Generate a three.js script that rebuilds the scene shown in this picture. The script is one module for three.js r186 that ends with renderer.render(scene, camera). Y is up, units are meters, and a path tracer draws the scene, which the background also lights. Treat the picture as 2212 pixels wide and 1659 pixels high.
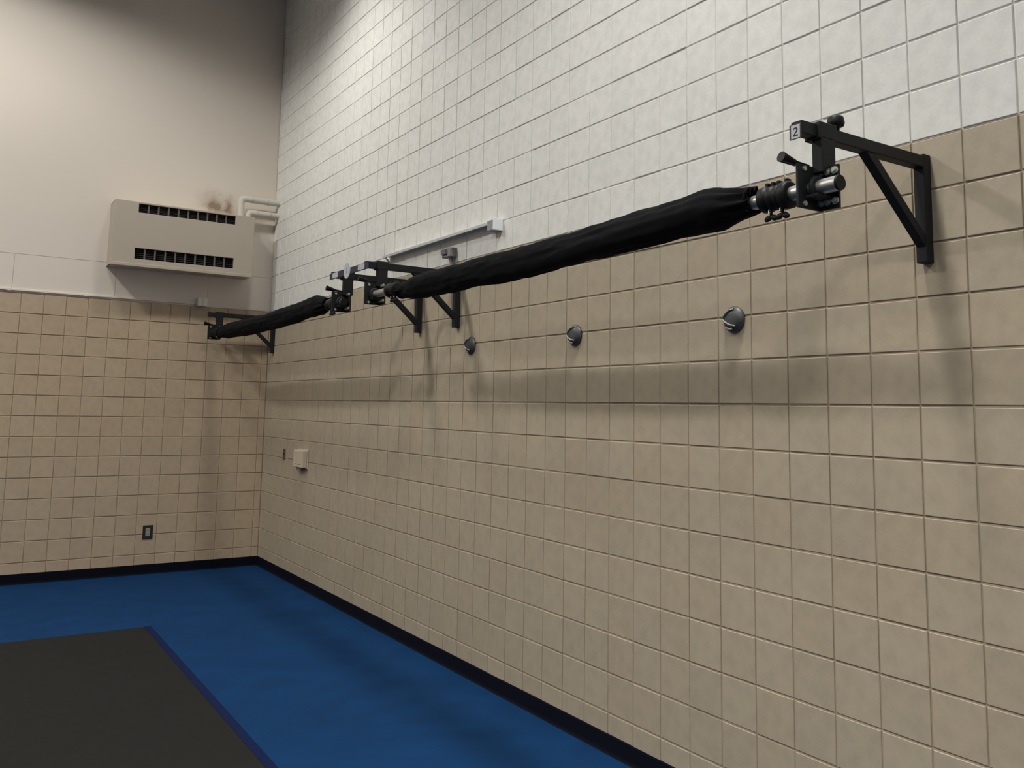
import * as THREE from 'three';
import { mergeGeometries } from 'three/addons/utils/BufferGeometryUtils.js';
import { RoundedBoxGeometry } from 'three/addons/geometries/RoundedBoxGeometry.js';
import { createNoise2D, createNoise3D } from 'simplex-noise';

// ------------------------------------------------------------------ camera, light, exposure
const scene = new THREE.Scene();
scene.background = new THREE.Color(0x000000);
const F = 1879.376;                                             // focal length in pixels of the 2212 x 1659 frame
const camera = new THREE.PerspectiveCamera(2 * Math.atan(829.5 / F) * 180 / Math.PI, 2212 / 1659, 0.05, 100);
camera.position.set(-3.0672, 1.7901, 9.9095);
camera.rotation.set(0.11684, -0.57252, 0.01909, 'YXZ');
camera.setViewOffset(2212, 1659, 0, 167.88, 2212, 1659);        // the photograph is the lower part of a taller picture
camera.updateMatrixWorld(); camera.updateProjectionMatrix();
const renderer = new THREE.WebGLRenderer();
renderer.toneMapping = THREE.LinearToneMapping;
renderer.toneMappingExposure = 1.0;
renderer.shadowMap.enabled = true;

const LAMP_Y = 7.0, LAMP_R = 0.3, LAMP_COLOR = new THREE.Color().setRGB(1.0, 0.985, 0.945);
const LAMPS = [                                                   // x, z, candela, cone half angle, softness of its edge
  [-0.95, 2.65, 22, 0.93, 0.6], [-0.95, 7.5, 64, 1.10, 0.6], [-0.95, 12.3, 44, 0.93, 0.6],
  [-3.1, 2.65, 20, 1.2, 0.25],
  [-5.2, 2.65, 50, 1.38, 0.1], [-5.2, 7.5, 36, 1.2, 0.3], [-5.2, 12.3, 160, 1.15, 0.4],
  [-9.4, 2.65, 46, 1.22, 0.15], [-9.4, 7.5, 36, 1.22, 0.15],
];

// ------------------------------------------------------------------ helpers
let seed = 12345;
const rnd = () => { seed = (seed * 1664525 + 1013904223) >>> 0; return seed / 4294967296; };
const rr = (a, b) => a + (b - a) * rnd();
const n2 = createNoise2D(rnd), n3 = createNoise3D(rnd);
const taken = {};
function numbered(n) { const k = taken[n] = (taken[n] ?? -1) + 1; return k ? `${n}_${String(k).padStart(3, '0')}` : n; }
function sh(o) { o.traverse(c => { if (c.isMesh) { c.castShadow = true; c.receiveShadow = true; } }); return o; }
function part(name, geo, mat, parent, label) {
  const m = new THREE.Mesh(Array.isArray(geo) ? join(geo) : geo, mat); m.name = name; m.castShadow = m.receiveShadow = true;
  if (label) m.userData.label = label;
  parent.add(m); return m;
}
function join(list) { return mergeGeometries(list.map(g => { g = g.index ? g.toNonIndexed() : g; for (const k of Object.keys(g.attributes)) if (!['position', 'normal', 'uv'].includes(k)) g.deleteAttribute(k); return g; })); }
function thing(name, label, category, pos = [0, 0, 0], group) {
  const o = new THREE.Group(); o.name = numbered(name); o.position.set(...pos);
  o.userData = { label, category }; if (group) o.userData.group = group;
  scene.add(o); return o;
}
function setting(name, label) { const o = new THREE.Group(); o.name = name; o.userData = { kind: 'structure', label }; scene.add(o); return o; }
const box = (x0, x1, y0, y1, z0, z1) => new THREE.BoxGeometry(x1 - x0, y1 - y0, z1 - z0).translate((x0 + x1) / 2, (y0 + y1) / 2, (z0 + z1) / 2);
function rbox(x0, x1, y0, y1, z0, z1, r = 0.003, s = 2) { return new RoundedBoxGeometry(x1 - x0, y1 - y0, z1 - z0, s, r).translate((x0 + x1) / 2, (y0 + y1) / 2, (z0 + z1) / 2); }
function cyl(a, b, r0, r1 = r0, seg = 20, open = false) {
  const A = new THREE.Vector3(...a), B = new THREE.Vector3(...b), d = B.clone().sub(A);
  const g = new THREE.CylinderGeometry(r1, r0, d.length(), seg, 1, open);
  g.applyQuaternion(new THREE.Quaternion().setFromUnitVectors(new THREE.Vector3(0, 1, 0), d.normalize()));
  return g.translate((A.x + B.x) / 2, (A.y + B.y) / 2, (A.z + B.z) / 2);
}
function bar(a, b, w, h, side) {                                   // square bar from a to b; w across "side", h the other way
  const A = new THREE.Vector3(...a), B = new THREE.Vector3(...b), d = B.clone().sub(A), L = d.length(); d.normalize();
  const s = new THREE.Vector3(...side).normalize(), t = d.clone().cross(s);
  const g = new RoundedBoxGeometry(L, w, h, 2, 0.003);
  g.applyMatrix4(new THREE.Matrix4().makeBasis(d, s, t));
  return g.translate((A.x + B.x) / 2, (A.y + B.y) / 2, (A.z + B.z) / 2);
}
function dataTex(n, fn, srgb = false) {
  const d = new Uint8Array(n * n * 4);
  for (let j = 0; j < n; j++) for (let i = 0; i < n; i++) { const c = fn(i / n, j / n); d.set([c[0], c[1], c[2], 255], (j * n + i) * 4); }
  const t = new THREE.DataTexture(d, n, n); t.wrapS = t.wrapT = THREE.RepeatWrapping; t.magFilter = THREE.LinearFilter; t.minFilter = THREE.LinearFilter;
  if (srgb) t.colorSpace = THREE.SRGBColorSpace; t.needsUpdate = true; return t;
}
const torus = (u, v, k) => { const a = u * 2 * Math.PI, b = v * 2 * Math.PI; return n3(k * Math.cos(a) + 3, k * Math.sin(a) + k * Math.cos(b), k * Math.sin(b) + 7); };
const std = (rgb, rough = 0.6, extra = {}) => new THREE.MeshStandardMaterial({ color: new THREE.Color().setRGB(...rgb), roughness: rough, ...extra });

// ------------------------------------------------------------------ materials
const grit = dataTex(256, (u, v) => { const k = 128 + 60 * torus(u, v, 9) + 50 * torus(u + .3, v, 22); const c = Math.max(0, Math.min(255, k)); return [c, c, c]; });
const mottle = dataTex(256, (u, v) => { const k = 240 + 6 * torus(u, v, 1.2) + 3 * torus(u, v + .4, 5); const c = Math.max(0, Math.min(255, k)); return [c, c, c]; }, true);
const WHITE = [[0.80, 0.785, 0.735], [0.81, 0.795, 0.748], [0.792, 0.778, 0.732]];
const TAN = [[0.435, 0.362, 0.258], [0.443, 0.374, 0.270], [0.427, 0.36, 0.261]];
const TAN_BACK = [[0.51, 0.393, 0.27], [0.52, 0.405, 0.282], [0.50, 0.388, 0.272]];
const paint = c => std(c.map(v => v * 1.13), 0.55, { map: mottle, bumpMap: grit, bumpScale: 0.0001 });
const whitePaint = WHITE.map(paint), tanPaint = TAN.map(paint), backPaint = TAN_BACK.map(paint);
const fieldPaint = new THREE.MeshStandardMaterial({ vertexColors: true, roughness: 0.55, map: mottle, bumpMap: grit, bumpScale: 0.0001 });
const mortarWhite = std([0.78, 0.765, 0.72], 0.8), mortarTan = std([0.42, 0.34, 0.245], 0.8);
const PLASTER = [0.80, 0.72, 0.63], plaster = std(PLASTER, 0.7);
const ceilingPaint = std([0.22, 0.217, 0.21], 0.8);
const blackSteel = new THREE.MeshPhysicalMaterial({ color: new THREE.Color().setRGB(0.012, 0.0135, 0.015), roughness: 0.55, specularIntensity: 0.5 });
const blackPlastic = new THREE.MeshPhysicalMaterial({ color: new THREE.Color().setRGB(0.008, 0.008, 0.008), roughness: 0.5, specularIntensity: 0.4 });
const blackCloth = new THREE.MeshPhysicalMaterial({ color: new THREE.Color().setRGB(0.0045, 0.0048, 0.0055), roughness: 1, specularIntensity: 0.3, bumpMap: grit, bumpScale: 0.001 });
const steel = std([0.5, 0.49, 0.47], 0.42, { metalness: 1 });
const dullSteel = std([0.42, 0.42, 0.42], 0.45, { metalness: 0.8 });
const zincBolt = std([0.5, 0.52, 0.5], 0.4, { metalness: 0.7 });

// ------------------------------------------------------------------ masonry
const B = 0.2032, J = 0.0086, JV = 0.0062, H_PAINT = 14 * B, Z_OFF = 0.0616, X_OFF = 0.0727;
const ROOM = { x: -11.2, z: 15, y: 7.9 };
// one block: a face with worn chamfered edges, looking along +z, its back open
function blockGeo(w, h, bevel, u0, jig) {
  const D = 0.022, P = [], N = [], U = [];
  const ring = (ix, iy, z) => [[-w / 2 + ix, -h / 2 + iy, z], [w / 2 - ix, -h / 2 + iy, z], [w / 2 - ix, h / 2 - iy, z], [-w / 2 + ix, h / 2 - iy, z]];
  const a = ring(0, 0, -D), b = ring(0, 0, -bevel), c = ring(bevel * jig[0], bevel * jig[1], 0);
  const quad = (p, q, r, s) => {
    const n = new THREE.Vector3().subVectors(new THREE.Vector3(...q), new THREE.Vector3(...p)).cross(new THREE.Vector3().subVectors(new THREE.Vector3(...s), new THREE.Vector3(...p))).normalize();
    for (const k of [p, q, r, p, r, s]) { P.push(...k); N.push(n.x, n.y, n.z); U.push((k[0] + u0) * 1.6, (k[1] + u0 * 1.7) * 1.6); }
  };
  for (let i = 0; i < 4; i++) { const j = (i + 1) % 4; quad(a[i], a[j], b[j], b[i]); quad(b[i], b[j], c[j], c[i]); }
  quad(c[0], c[1], c[2], c[3]);
  const g = new THREE.BufferGeometry();
  g.setAttribute('position', new THREE.Float32BufferAttribute(P, 3)); g.setAttribute('normal', new THREE.Float32BufferAttribute(N, 3)); g.setAttribute('uv', new THREE.Float32BufferAttribute(U, 2));
  return g;
}
const variants = (w, h) => [0, 1, 2, 3, 4].map(i => blockGeo(w, h, 0.0016 + 0.0005 * (i % 3), i * 0.37, [1 + .3 * (i % 2), 1.3 - .2 * (i % 3)]));
const full = variants(B - JV, B - J);
const onScreen = v => { const p = v.clone().project(camera); return p.z < 1 && Math.abs(p.x) < 1.02 && Math.abs(p.y) < 1.02; };
const area = (c, s, t) => {                                       // how large a block shows
  const q = [[-1, -1], [1, -1], [1, 1], [-1, 1]].map(([a, b]) => c.clone().addScaledVector(s, a * B / 2).addScaledVector(t, b * B / 2).project(camera));
  let A = 0; for (let i = 0; i < 4; i++) { const p = q[i], r = q[(i + 1) % 4]; A += p.x * r.y - r.x * p.y; } return Math.abs(A);
};
function masonry(wall, cells, along, most, low) {
  const up = new THREE.Vector3(0, 1, 0), nrm = along.clone().cross(up);
  for (const c of cells) { c.seen = onScreen(c.at) ? area(c.at, along, up) : 0; }
  const picked = new Set(cells.filter(c => c.seen > 0).sort((a, b) => b.seen - a.seen).slice(0, most));
  const rest = [];
  for (const c of cells) {
    const v = Math.floor(rnd() * 5), mi = Math.floor(rnd() * 3);
    const g = c.w ? variants(c.w - JV, B - J)[v] : full[v], m = (c.at.y > H_PAINT ? whitePaint : low)[mi];
    const mesh = new THREE.Mesh(g, m);
    mesh.quaternion.setFromRotationMatrix(new THREE.Matrix4().makeBasis(along, up, nrm));
    mesh.rotateY(rr(-.005, .005)); mesh.rotateX(rr(-.005, .005)); mesh.rotateZ(rr(-.003, .003));
    mesh.position.copy(c.at).addScaledVector(nrm, rr(-.0012, .0012));
    if (picked.has(c)) { mesh.name = 'block'; mesh.castShadow = mesh.receiveShadow = true; wall.add(mesh); }
    else {
      mesh.updateMatrix(); const q = g.clone().applyMatrix4(mesh.matrix), n = q.attributes.position.count;
      q.setAttribute('color', new THREE.Float32BufferAttribute(Array.from({ length: n }, () => m.color.toArray()).flat(), 3)); rest.push(q);
    }
  }
  part('block_field', mergeGeometries(rest), fieldPaint, wall).userData.kind = 'stuff';   // the smaller, farther blocks
}
const depth = 0.0055;
{ // right wall
  const w = setting('wall_right', 'long right wall of square stacked blocks, tan below and white above');
  part('mortar_bed', box(depth, 0.25, 0, H_PAINT, 0, ROOM.z), mortarTan, w);
  part('mortar_bed', box(depth, 0.25, H_PAINT, ROOM.y, 0, ROOM.z), mortarWhite, w);
  const cells = [];
  for (let r = 0; r < 39; r++) {
    cells.push({ at: new THREE.Vector3(0, (r + .5) * B, Z_OFF / 2 + .002), w: Z_OFF - .002 });
    for (let c = 0; c < 58; c++) cells.push({ at: new THREE.Vector3(0, (r + .5) * B, Z_OFF + (c + .5) * B) });
  }
  masonry(w, cells, new THREE.Vector3(0, 0, 1), 300, tanPaint);
}
{ // back wall: blocks below, smooth painted panels above
  const w = setting('wall_back', 'back wall with tan blocks below and smooth beige panels above');
  part('mortar_bed', box(ROOM.x, 0.25, 0, H_PAINT, -0.25, -depth), mortarTan, w);
  part('panel_backing', box(ROOM.x, 0.25, H_PAINT, ROOM.y, -0.25, -depth), mortarWhite, w);
  const cells = [];
  for (let r = 0; r < 14; r++) {
    cells.push({ at: new THREE.Vector3(-X_OFF / 2 - .001, (r + .5) * B, 0), w: X_OFF - .002 });
    for (let c = 0; c < 54; c++) cells.push({ at: new THREE.Vector3(-X_OFF - (c + .5) * B, (r + .5) * B, 0) });
  }
  masonry(w, cells, new THREE.Vector3(1, 0, 0), 300, backPaint);
  const g = 0.004, seam = 3.235, y0 = H_PAINT + .003;
  const xs = [0, -0.715, -1.66, -2.60, -3.8, -5, -6.2, -7.4, -8.6, -9.8, ROOM.x];
  for (let i = 0; i < xs.length - 1; i++) part('panel', box(xs[i + 1] + g / 2, xs[i] - g / 2, y0, seam - g / 2, -depth, 0), plaster, w);
  // the large field above; the piece over the heater carries the brown soot stains seen in the photo
  const X0 = -1.30, X1 = -0.30, Y0 = 3.70, Y1 = 4.45;
  part('panel', [box(ROOM.x, X0, seam + g / 2, ROOM.y, -depth, 0), box(X1, 0, seam + g / 2, ROOM.y, -depth, 0), box(X0, X1, seam + g / 2, Y0, -depth, 0), box(X0, X1, Y1, ROOM.y, -depth, 0)], plaster, w);
  const n = 256, base = PLASTER, brown = [0.24, 0.15, 0.075];
  const toS = v => 255 * (v <= .0031308 ? 12.92 * v : 1.055 * Math.pow(v, 1 / 2.4) - .055);
  const stain = dataTex(n, (u, v) => {
    const x = X0 + u * (X1 - X0), y = Y0 + v * (Y1 - Y0);
    const wob = 0.25 * n2(x * 9, y * 9) + 0.18 * n2(x * 25, y * 25);
    const blob = (cx, cy, rx, ry, k) => { const d = ((x - cx) / rx) ** 2 + ((y - cy) / ry) ** 2; return k * Math.exp(-d * (1.4 - wob)) * (1 + .6 * wob); };
    let a = blob(-.70, 3.99, .085, .06, .75) + blob(-.72, 4.05, .17, .12, .38) + blob(-.535, 4.0, .05, .13, .6) + blob(-.60, 3.95, .16, .06, .35);
    const e = Math.min(u, 1 - u, v, 1 - v) * 12; a = Math.min(.85, Math.max(0, a - .015)) * Math.min(1, e);
    return base.map((b, i) => Math.round(toS(b * (1 - a) + brown[i] * a)));
  }, true);
  const pg = new THREE.PlaneGeometry(X1 - X0, Y1 - Y0).translate((X0 + X1) / 2, (Y0 + Y1) / 2, 0);
  part('stained_panel', pg, new THREE.MeshStandardMaterial({ map: stain, roughness: 0.7 }), w, 'brown sooty stain on the panel above the heater');
}
{ // the rest of the room
  const fl = setting('floor', 'blue gym floor');
  const blue = dataTex(256, (u, v) => { const k = 1 + .05 * torus(u, v, 1.3) + .03 * torus(u, v, 7); return [12 * k, 52 * k, 93 * k].map(Math.round); }, true);
  blue.repeat.set(4, 7);
  part('floor_covering', box(ROOM.x, 0.25, -0.1, 0, -0.25, ROOM.z), new THREE.MeshPhysicalMaterial({ map: blue, roughness: 0.8, specularIntensity: 0.2 }), fl);
  const ce = setting('ceiling', 'grey ceiling slab with a deep cross beam');
  part('ceiling_slab', box(ROOM.x - .25, 0.25, ROOM.y, ROOM.y + .25, -0.25, ROOM.z + .25), ceilingPaint, ce);
  part('ceiling_beam', box(ROOM.x, depth, 6.41, ROOM.y, 0.86, 1.14), ceilingPaint, ce);
  const wl = setting('wall_left', 'plain painted wall opposite the block wall');
  part('plaster_face', box(ROOM.x - .25, ROOM.x, 0, ROOM.y, -0.25, ROOM.z + .25), std([.3, .27, .22], .7), wl);
  const wf = setting('wall_front', 'plain painted wall behind the viewer');
  part('plaster_face', box(ROOM.x, 0.25, 0, ROOM.y, ROOM.z, ROOM.z + .25), std([.3, .27, .22], .7), wf);
  const vinyl = new THREE.MeshPhysicalMaterial({ color: new THREE.Color().setRGB(0.004, 0.005, 0.011), roughness: 0.8, specularIntensity: 0.2 });
  const cove = () => { const s = new THREE.Shape(); s.moveTo(-.004, 0); s.lineTo(.014, 0); s.quadraticCurveTo(.006, .006, .005, .02); s.lineTo(.005, .094); s.quadraticCurveTo(.004, .099, 0, .1); s.lineTo(-.004, .1); s.closePath(); return s; };
  const br = setting('baseboard_right', 'dark navy vinyl baseboard under the block wall');
  const g1 = new THREE.ExtrudeGeometry(cove(), { depth: ROOM.z - .01, bevelEnabled: false, curveSegments: 5 }); g1.scale(-1, 1, 1); flip(g1);
  part('vinyl_strip', g1, vinyl, br);
  const bb = setting('baseboard_back', 'dark navy vinyl baseboard under the back wall');
  const g2 = new THREE.ExtrudeGeometry(cove(), { depth: -ROOM.x - .01, bevelEnabled: false, curveSegments: 5 }); g2.rotateY(-Math.PI / 2);
  part('vinyl_strip', g2, vinyl, bb);
}
function flip(g) { const i = g.index, p = g.attributes.position; if (i) return; for (const k of Object.values(g.attributes)) { const s = k.itemSize; for (let t = 0; t < p.count; t += 3) for (let c = 0; c < s; c++) { const a = k.array[(t + 1) * s + c]; k.array[(t + 1) * s + c] = k.array[(t + 2) * s + c]; k.array[(t + 2) * s + c] = a; } } g.computeVertexNormals(); }

// ------------------------------------------------------------------ high bay lamps (above the frame)
{
  const shell = std([.75, .75, .73], .5), prof = [[0.02, .42], [.11, .42], [.12, .3], [.16, .24], [.27, .08], [LAMP_R + .02, 0], [LAMP_R + .015, -.004], [.26, .075], [.1, .24], [.02, .25]].map(p => new THREE.Vector2(...p));
  const shade = new THREE.LatheGeometry(prof, 36), lens = new THREE.CircleGeometry(LAMP_R - .03, 36).rotateX(Math.PI / 2).translate(0, .035, 0);
  const glow = new THREE.MeshStandardMaterial({ color: 0x222222, emissive: LAMP_COLOR, emissiveIntensity: 2 });
  const words = v => ['first', 'second', 'third', 'fourth', 'fifth'][v];
  const xs = [...new Set(LAMPS.map(l => l[0]))].sort((a, b) => b - a), zs = [...new Set(LAMPS.map(l => l[1]))].sort((a, b) => a - b);
  for (const [x, z, cd, angle, soft] of LAMPS) {
    const o = thing('ceiling_lamp', `high bay ceiling lamp, ${words(xs.indexOf(x))} from the block wall, ${words(zs.indexOf(z))} from the back wall`, 'lamp', [x, LAMP_Y, z], 'high bay ceiling lamps');
    part('lamp_shade', shade, shell, o); part('lamp_lens', lens, glow, o);
    part('hanging_rod', cyl([0, .42, 0], [0, ROOM.y - LAMP_Y, 0], .012), dullSteel, o);
    const l = new THREE.SpotLight(LAMP_COLOR, cd, 0, angle, soft, 2);
    l.name = 'lamp_light'; l.position.set(0, -.02, 0); l.target.position.set(0, -3, 0); l.castShadow = true; l.shadow.radius = LAMP_R / .02;
    o.add(l, l.target);
  }
}

// ------------------------------------------------------------------ floor mat
{
  const m = thing('floor_mat', 'charcoal grey floor mat with a navy edge strip on the blue floor', 'mat', [0, 0, 0]);
  const grey = dataTex(256, (u, v) => { const k = 36 + 1.2 * torus(u, v, 2) + 1.6 * torus(u, v, 16); return [k, k, k * .97].map(Math.round); }, true); grey.repeat.set(5, 5);
  part('mat_surface', rbox(-5.6, -1.60, 0.0005, 0.012, 2.33, 9.3, 0.003), new THREE.MeshPhysicalMaterial({ map: grey, roughness: .9, specularIntensity: 0.2 }), m);
  part('edge_strip', rbox(-1.60, -1.548, 0.0005, 0.013, 2.32, 9.3, 0.003), new THREE.MeshPhysicalMaterial({ color: new THREE.Color().setRGB(0.005, 0.012, 0.05), roughness: .9, specularIntensity: .2 }), m, 'navy blue edge strip');
}

// ------------------------------------------------------------------ wall brackets carrying the rolls
const POLE_X = -0.665, POLE_Y = 2.545, ARM_Y = 2.745;
function numberTexture(text) {
  const c = document.createElement('canvas'); c.width = 128; c.height = 160; const k = c.getContext('2d');
  k.fillStyle = '#c9c7cb'; k.fillRect(0, 0, 128, 160);
  if (text) { k.fillStyle = '#15161c'; k.font = 'bold 150px sans-serif'; k.textAlign = 'center'; k.textBaseline = 'middle'; k.fillText(text, 64, 86); }
  const t = new THREE.CanvasTexture(c); t.colorSpace = THREE.SRGBColorSpace; return t;
}
function bracket(z, label, { plate, knob } = {}) {
  const o = thing('wall_bracket', label, 'bracket', [0, 0, z], 'black steel wall brackets');
  part('wall_post', rbox(-.045, .0, 2.36, 2.775, -.0225, .0225, .004), blackSteel, o);
  part('arm', rbox(-.742, -.045, ARM_Y - .0225, ARM_Y + .0225, -.0225, .0225, .004), blackSteel, o);
  part('brace', bar([-.375, ARM_Y - .01, 0], [-.025, 2.425, 0], .036, .036, [0, 0, 1]), blackSteel, o);
  part('arm_sleeve', rbox(-.665, -.575, ARM_Y - .03, ARM_Y + .03, -.03, .036, .004), blackSteel, o);
  part('hanger', rbox(-.657, -.585, 2.60, ARM_Y - .02, -.006, .036, .004), blackSteel, o);
  // clamp: a flange across the pole and a web beside it
  const cl = part('clamp', [rbox(-.735, -.612, 2.475, 2.625, -.012, -.002, .002), rbox(-.624, -.612, 2.475, 2.625, -.012, .072, .002), rbox(-.70, -.612, 2.508, 2.52, -.01, .045, .002)], blackSteel, o);
  part('pole_collar', new THREE.TorusGeometry(.034, .009, 10, 28).translate(POLE_X, POLE_Y, .022), blackSteel, cl);
  for (const by of [2.605, 2.5]) for (const bz of [.004, .03, .06]) {
    const b = part('bolt', [cyl([-.624, by, bz], [-.629, by, bz], .0125, .0125, 18), cyl([-.629, by, bz], [-.637, by, bz], .0085, .0085, 6)], zincBolt, o);
  }
  for (const by of [2.61, 2.49]) part('bolt', [cyl([-.705, by, -.003], [-.705, by, .005], .009, .009, 6)], zincBolt, o);
  part('clamp_lever', [bar([-.645, 2.632, -.03], [-.745, 2.645, -.045], .012, .014, [0, 0, 1]), cyl([-.70, 2.638, -.04], [-.765, 2.652, -.047], .011, .019, 14)], blackPlastic, o);
  if (plate) {
    const g = new THREE.PlaneGeometry(.036, .046).rotateY(-Math.PI / 2).translate(-.7442, ARM_Y - .014, -.002);
    const c = part('number_plate', rbox(-.744, -.741, ARM_Y - .04, ARM_Y + .012, -.027, .022, .001), std([.02, .02, .024], .5), o);
    part('number_label', g, new THREE.MeshStandardMaterial({ map: numberTexture(plate), roughness: .6 }), c, 'white label with a black 2');
  }
  if (knob) {
    const k = new THREE.LatheGeometry([[0, 0], [.012, 0], [.012, .012], [.026, .016], [.030, .028], [.027, .048], [.015, .055], [0, .055]].map(p => new THREE.Vector2(...p)), 8);
    part('lock_knob', k.translate(-.545, ARM_Y + .0225, .01), blackPlastic, o);
    part('washer', cyl([-.57, ARM_Y + .022, .01], [-.57, ARM_Y + .026, .01], .012), zincBolt, o);
  }
  return o;
}
bracket(8.042, 'nearest black wall bracket, with the number 2 on its arm end', { plate: '2', knob: true });
bracket(4.441, 'black wall bracket holding the far end of the long near roll');
bracket(3.838, 'black wall bracket holding the near end of the far roll');
bracket(0.203, 'black wall bracket in the far corner, under the heater');

{ // number board joining the two middle arms
  const b = thing('number_board', 'narrow navy board with white labels and a round white disc across two bracket arms', 'sign', [-.7445, 2.732, 4.16]);
  part('board', rbox(-.006, 0, -.024, .022, -.345, .36, .0015), std([.008, .011, .036], .5), b);
  const lab = std([.52, .52, .56], .6), ink = std([.28, .28, .33], .7);
  for (const [z, w] of [[-.235, .10], [.24, .11]]) {
    const l = part('white_label', rbox(-.0075, -.005, -.019, .018, z - w / 2, z + w / 2, .0008), lab, b);
    if (z > 0) for (const q of [-.02, .02]) part('print_mark', box(-.0082, -.007, -.014, .013, z + q - .003, z + q + .003), ink, l);
  }
  part('round_disc', [cyl([-.006, .004, -.005], [-.011, .004, -.005], .056, .056, 40)], lab, b, 'round white disc');
  part('disc_mark', [box(-.0118, -.0105, -.02, .028, -.011, .001)], ink, b);
}

// ------------------------------------------------------------------ rolled black curtains on their poles
function roll(label, zs, z0, z1, ze, sd) {                          // pole from zs to ze, cloth from z0 to z1
  const o = thing('curtain_roll', label, 'roll', [POLE_X, POLE_Y, zs], 'rolled black curtains');
  part('pole', cyl([0, 0, 0], [0, 0, ze - zs], .026, .026, 32, true), steel, o);
  part('pole_cap', cyl([0, 0, ze - zs - .004], [0, 0, ze - zs + .004], .0268, .0255, 32), blackPlastic, o);
  part('pole_cap', cyl([0, 0, -.004], [0, 0, .004], .0255, .0268, 32), blackPlastic, o);
  const NZ = 150, NA = 44, P = [], U = [], I = [];
  for (let i = 0; i <= NZ; i++) {
    const t = i / NZ, z = z0 + t * (z1 - z0), L = z1 - z0, e0 = (z - z0), e1 = (z1 - z);
    const sag = -.018 + .032 * THREE.MathUtils.smoothstep(t, .55, .97) + .004 * n2(z * 1.7 + sd, sd);
    const taper0 = Math.min(1, .62 + e0 * 1.3), taper1 = Math.min(1, .56 + e1 * 2.6);
    const bulge = .008 * Math.exp(-(((e1 - .2) / .12) ** 2));
    for (let j = 0; j <= NA; j++) {
      const a = j / NA * 2 * Math.PI;
      const fold = .0055 * Math.sin(3 * a + z * 1.9 + sd) * (.6 + .4 * n2(z * 2, sd + 4)) + .0035 * n3(Math.cos(a) * 1.6 + sd, Math.sin(a) * 1.6, z * 6) + .0045 * n3(Math.cos(a) * 2.5 + sd, Math.sin(a) * 2.5, z * 1.6);
      const gather = (Math.max(0, .16 - e1) + Math.max(0, .12 - e0)) * .05 * Math.sin(9 * a + sd);
      const r = (.069 + .004 * n2(z * 1.1, sd + 9) + .007 * Math.sin(Math.PI * t) + bulge) * taper0 * taper1 + fold + gather;
      P.push(Math.cos(a) * r, Math.sin(a) * r * 1.03 + sag, z - zs); U.push(j / NA * 2, z * 4);
      if (i < NZ && j < NA) { const k = i * (NA + 1) + j; I.push(k, k + 1, k + NA + 1, k + 1, k + NA + 2, k + NA + 1); }
    }
  }
  const g = new THREE.BufferGeometry(); g.setAttribute('position', new THREE.Float32BufferAttribute(P, 3)); g.setAttribute('uv', new THREE.Float32BufferAttribute(U, 2)); g.setIndex(I); g.computeVertexNormals();
  part('cloth', g, blackCloth, o);
  for (const [z, s] of [[z1, 1], [z0, -1]]) {                       // gathered ends, then a clamping sleeve with wing screws
    const a = z - zs, c = part('sleeve', new THREE.LatheGeometry([[.0265, 0], [.038, 0], [.047, .004], [.047, .028], [.039, .03], [.039, .038], [.044, .04], [.044, .056], [.039, .058], [.039, .068], [.044, .07], [.044, .084], [.039, .086], [.039, .09], [.049, .094], [.049, .118], [.040, .126], [.0265, .126]].map(p => new THREE.Vector2(...p)), 28).rotateX(s * Math.PI / 2).translate(0, 0, a + s * .042), blackPlastic, o, 'black clamping sleeve');
    for (const q of [.075, .125]) {
      part('wing_screw', [cyl([0, -.04, a + s * q], [0, -.062, a + s * q], .005, .005, 10), new THREE.SphereGeometry(1, 14, 8).scale(.008, .011, .018).rotateX(.35).translate(0, -.069, a + s * q + .013), new THREE.SphereGeometry(1, 14, 8).scale(.008, .011, .018).rotateX(-.35).translate(0, -.069, a + s * q - .013)], blackPlastic, c);
      part('screw_stud', cyl([-.01, -.04, a + s * q], [-.012, -.055, a + s * q], .0045, .0045, 10), steel, c);
    }
    for (const q of [.065, .09, .115, .15]) part('toggle', rbox(-.012, .012, .038, .058, a + s * q - .007, a + s * q + .007, .004), blackPlastic, c);
    part('draw_cord', new THREE.TorusGeometry(s > 0 ? .043 : .047, .006, 8, 26).translate(0, s > 0 ? .013 : -.017, a - s * .012), blackCloth, o);
  }
  return o;
}
roll('long near roll of black cloth on a steel pole', 4.37, 4.86, 7.79, 8.15, 2.3);
roll('far roll of black cloth on a pole, by the corner', 0.12, 0.46, 3.58, 3.90, 8.1);

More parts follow.
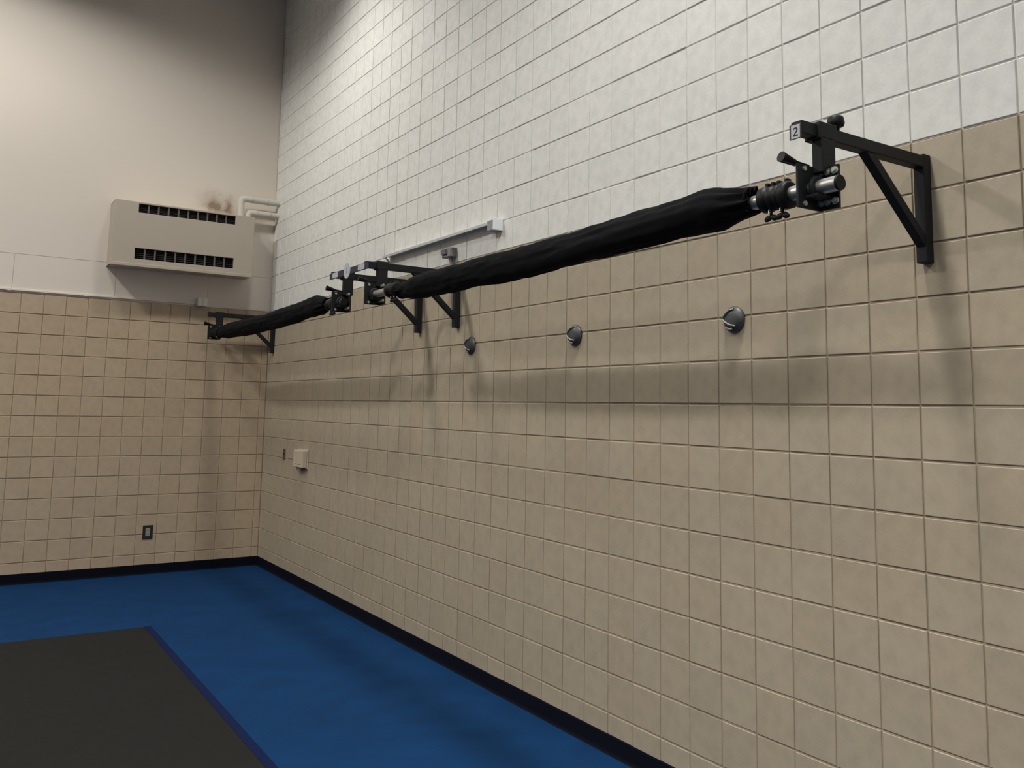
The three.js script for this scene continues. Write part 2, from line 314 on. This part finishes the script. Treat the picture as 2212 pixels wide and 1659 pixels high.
// ------------------------------------------------------------------ heater cabinet on the back wall
{
  const o = thing('wall_heater', 'long beige wall heater cabinet with two dark grilles', 'heater', [-1.04, 3.187, 0]);
  const X0 = -.718, X1 = .718, Hh = .67, D = .3, beige = std([.49, .425, .345], .5), dark = std([.035, .032, .03], .7), mull = std([.12, .115, .11], .5);
  const s = new THREE.Shape([[X0, 0], [X1, 0], [X1, Hh], [X0, Hh]].map(p => new THREE.Vector2(...p)));
  const gr = [[-.492, .512, .558, .658], [-.503, .515, .068, .188]];
  for (const [a, b, c, d] of gr) s.holes.push(new THREE.Path([[a, c], [a, d], [b, d], [b, c]].map(p => new THREE.Vector2(...p))));
  part('front_panel', new THREE.ExtrudeGeometry(s, { depth: .012, bevelEnabled: true, bevelSize: .003, bevelThickness: .003, bevelSegments: 2 }).translate(0, 0, D - .015), beige, o);
  part('casing', [box(X0, X0 + .006, 0, Hh, 0.001, D - .018), box(X1 - .006, X1, 0, Hh, 0.001, D - .018), box(X0, X1, Hh - .006, Hh, 0.001, D - .018), box(X0, X1, 0, .006, 0.001, D - .018)], beige, o);
  part('bottom_lip', rbox(X0 - .004, X1 + .004, -.012, .022, D - .03, D + .012, .004), beige, o);
  for (const [a, b, c, d] of gr) {
    const g = part('grille', box(a - .01, b + .01, c - .01, d + .01, D - .11, D - .1), dark, o, 'dark louvred air grille');
    const n = 10, p = (b - a) / n;
    for (let i = 1; i < n; i++) part('mullion', box(a + i * p - .008, a + i * p + .008, c - .004, d + .004, D - .03, D - .012), mull, g);
    for (let i = 0; i < 6; i++) part('louvre', box(a, b, -.0015, .0015, -.012, .012).rotateX(.6).translate(0, c + (i + .5) * (d - c) / 6, D - .04), dark, g);
  }
}
{ // two white pipes from the heater into the block wall
  const white = std([.66, .63, .56], .5), seam = std([.5, .47, .41], .6);
  const mk = (label, pts, r, bands) => {
    const o = thing('heating_pipe', label, 'pipe', pts[0]);
    const path = new THREE.CurvePath(), V = pts.map(q => new THREE.Vector3(q[0] - pts[0][0], q[1] - pts[0][1], q[2] - pts[0][2]));
    const k = .05, e = V[1].clone().sub(V[0]).normalize(), f = V[2].clone().sub(V[1]).normalize();
    path.add(new THREE.LineCurve3(V[0], V[1].clone().addScaledVector(e, -k)));
    path.add(new THREE.QuadraticBezierCurve3(V[1].clone().addScaledVector(e, -k), V[1], V[1].clone().addScaledVector(f, k)));
    path.add(new THREE.LineCurve3(V[1].clone().addScaledVector(f, k), V[2]));
    part('pipe_jacket', new THREE.TubeGeometry(path, 48, r, 20), white, o);
    for (const b of bands) part('jacket_band', new THREE.TorusGeometry(r, .003, 8, 24).rotateY(Math.PI / 2).translate(...V[1].clone().addScaledVector(f, b).toArray()), seam, o);
    part('elbow_cover', [new THREE.SphereGeometry(r * 1.12, 18, 12).translate(...V[1].clone().addScaledVector(e, -.012).addScaledVector(f, .012).toArray())], white, o);
  };
  mk('upper white pipe rising from the heater and turning into the block wall', [[-.43, 3.855, .12], [-.43, 4.095, .12], [-.001, 4.095, .12]], .036, [.12, .3]);
  mk('lower white pipe running from the heater top into the block wall', [[-.345, 3.855, .12], [-.345, 3.945, .12], [-.001, 3.945, .12]], .033, [.1, .25]);
}
// ------------------------------------------------------------------ small fittings
{
  const bg = std([.86, .83, .76], .5);
  const o = thing('junction_box', 'small off-white junction box on the back wall paint line', 'box', [-.778, 2.844, 0]);
  part('box_body', rbox(-.046, .046, 0, .086, 0.0, .075, .005), bg, o);
  part('box_cover', [rbox(-.05, -.004, .0, .09, .075, .082, .003), rbox(.004, .05, .0, .09, .075, .082, .003)], bg, o);
  const r = thing('cable_raceway', 'thin horizontal cable raceway running left from the junction box', 'raceway', [-.826, 2.862, 0]);
  part('raceway_strip', rbox(-2.4, 0, 0, .018, 0.0, .016, .003), plaster, r);
  part('raceway_clip', [-.4, -1.1, -1.8].map(x => rbox(x - .02, x + .02, -.003, .021, 0, .018, .002)), plaster, r);
}
{
  const o = thing('thermostat_box', 'cream thermostat box on the tan block wall near the corner', 'box', [0, 1.165, 1.34]);
  const cr = std([.58, .49, .37], .5);
  part('back_plate', rbox(-.012, 0.0, -.01, .178, -.145, .145, .003), cr, o);
  part('cover', rbox(-.062, -.012, 0, .168, -.135, .135, .008), cr, o);
  part('vent_slot', [0, 1, 2, 3].map(i => box(-.0635, -.061, .03, .035, -.08 + i * .045, -.05 + i * .045)), std([.1, .08, .06], .7), o);
  part('bottom_latch', rbox(-.05, -.015, -.028, .0, -.06, .06, .004), std([.16, .13, .09], .6), o);
  const s = thing('switch_plate', 'small dark switch plate on the block wall beside the corner', 'switch', [0, 1.205, .745]);
  part('cover_plate', rbox(-.006, .0015, 0, .112, -.035, .035, .002), std([.09, .065, .045], .5), s);
  part('toggle_lever', rbox(-.016, -.005, .046, .068, -.006, .006, .002), std([.05, .04, .03], .5), s);
}
{
  const o = thing('wall_outlet', 'dark framed electrical outlet low on the back wall', 'outlet', [-1.176, .357, 0]);
  part('cover_plate', rbox(-.05, .05, 0, .142, -.001, .007, .003), std([.02, .021, .016], .5), o);
  const f = part('socket_face', rbox(-.022, .022, .03, .112, .004, .0095, .004), std([.33, .32, .26], .5), o);
  for (const y of [.05, .09]) for (const x of [-.008, .008]) part('socket_slot', box(x - .0015, x + .0015, y - .006, y + .006, .0085, .0102), std([.02, .02, .02], .6), f);
}
{ // round wall anchors
  const iron = std([.085, .088, .09], .45, { metalness: .3 }), bright = std([.36, .36, .36], .4, { metalness: .4 });
  const names = ['round grey metal wall anchor plate under the middle brackets, farthest of three', 'round grey metal wall anchor plate, middle one of three in a row', 'round grey metal wall anchor plate nearest the viewer, largest of three'];
  [4.633, 5.845, 7.075].forEach((z, i) => {
    const o = thing('wall_anchor', names[i], 'anchor', [0, 2.222, z], 'round wall anchors');
    part('anchor_plate', new THREE.LatheGeometry([[0, .034], [.026, .033], [.044, .028], [.056, .017], [.0625, .008], [.0625, 0], [0, 0]].map(p => new THREE.Vector2(...p)), 40).rotateZ(Math.PI / 2), iron, o);
    const arc = pts => new THREE.TubeGeometry(new THREE.CatmullRomCurve3(pts.map(([zz, y]) => new THREE.Vector3(-.008 - .034 * Math.sqrt(Math.max(0, 1 - (zz * zz + y * y) / .0040)), y, zz))), 20, .0042, 8);
    part('ring_bar', arc([[-.055, .006], [-.035, .022], [-.005, .042], [.02, .046]]), bright, o);
    part('ring_bar', arc([[-.055, .006], [-.03, -.01], [.0, -.026], [.03, -.034]]), bright, o);
    part('ring_bar', arc([[-.03, -.036], [-.01, -.046], [.012, -.047]]), bright, o);
  });
}
{ // ledge rail high on the white blocks
  const alu = std([.62, .63, .65], .35, { metalness: .5 });
  const o = thing('ledge_rail', 'slim metal ledge rail on the white blocks above the roll', 'rail', [0, 3.03, 4.12]);
  part('ledge', rbox(-.062, .001, .008, .014, -.895, .80, .002), alu, o);
  part('ledge_lip', rbox(-.064, -.058, -.004, .018, -.895, .80, .002), alu, o);
  part('end_block', rbox(-.062, .001, -.046, .026, .79, .878, .004), std([.3, .3, .31], .5), o);
  part('end_cap', rbox(-.07, .001, -.05, .032, .878, .897, .003), std([.85, .86, .87], .35), o, 'bright end cap');
  part('end_bracket', [bar([-.055, .006, -.87], [-.003, -.05, -.87], .03, .005, [0, 0, 1])], alu, o);
  const h = thing('sensor_box', 'small grey box with a stem on the white blocks below the rail', 'sensor', [0, 2.885, 4.33]);
  const grey = std([.24, .235, .23], .5);
  part('housing', rbox(-.06, .001, 0, .07, -.062, .062, .006), grey, h);
  part('lens_hood', rbox(-.075, -.055, .02, .06, -.05, .02, .004), std([.12, .12, .12], .5), h);
  part('stem', cyl([-.02, .005, .02], [-.02, -.10, .02], .012), grey, h);
}
renderer.render(scene, camera);
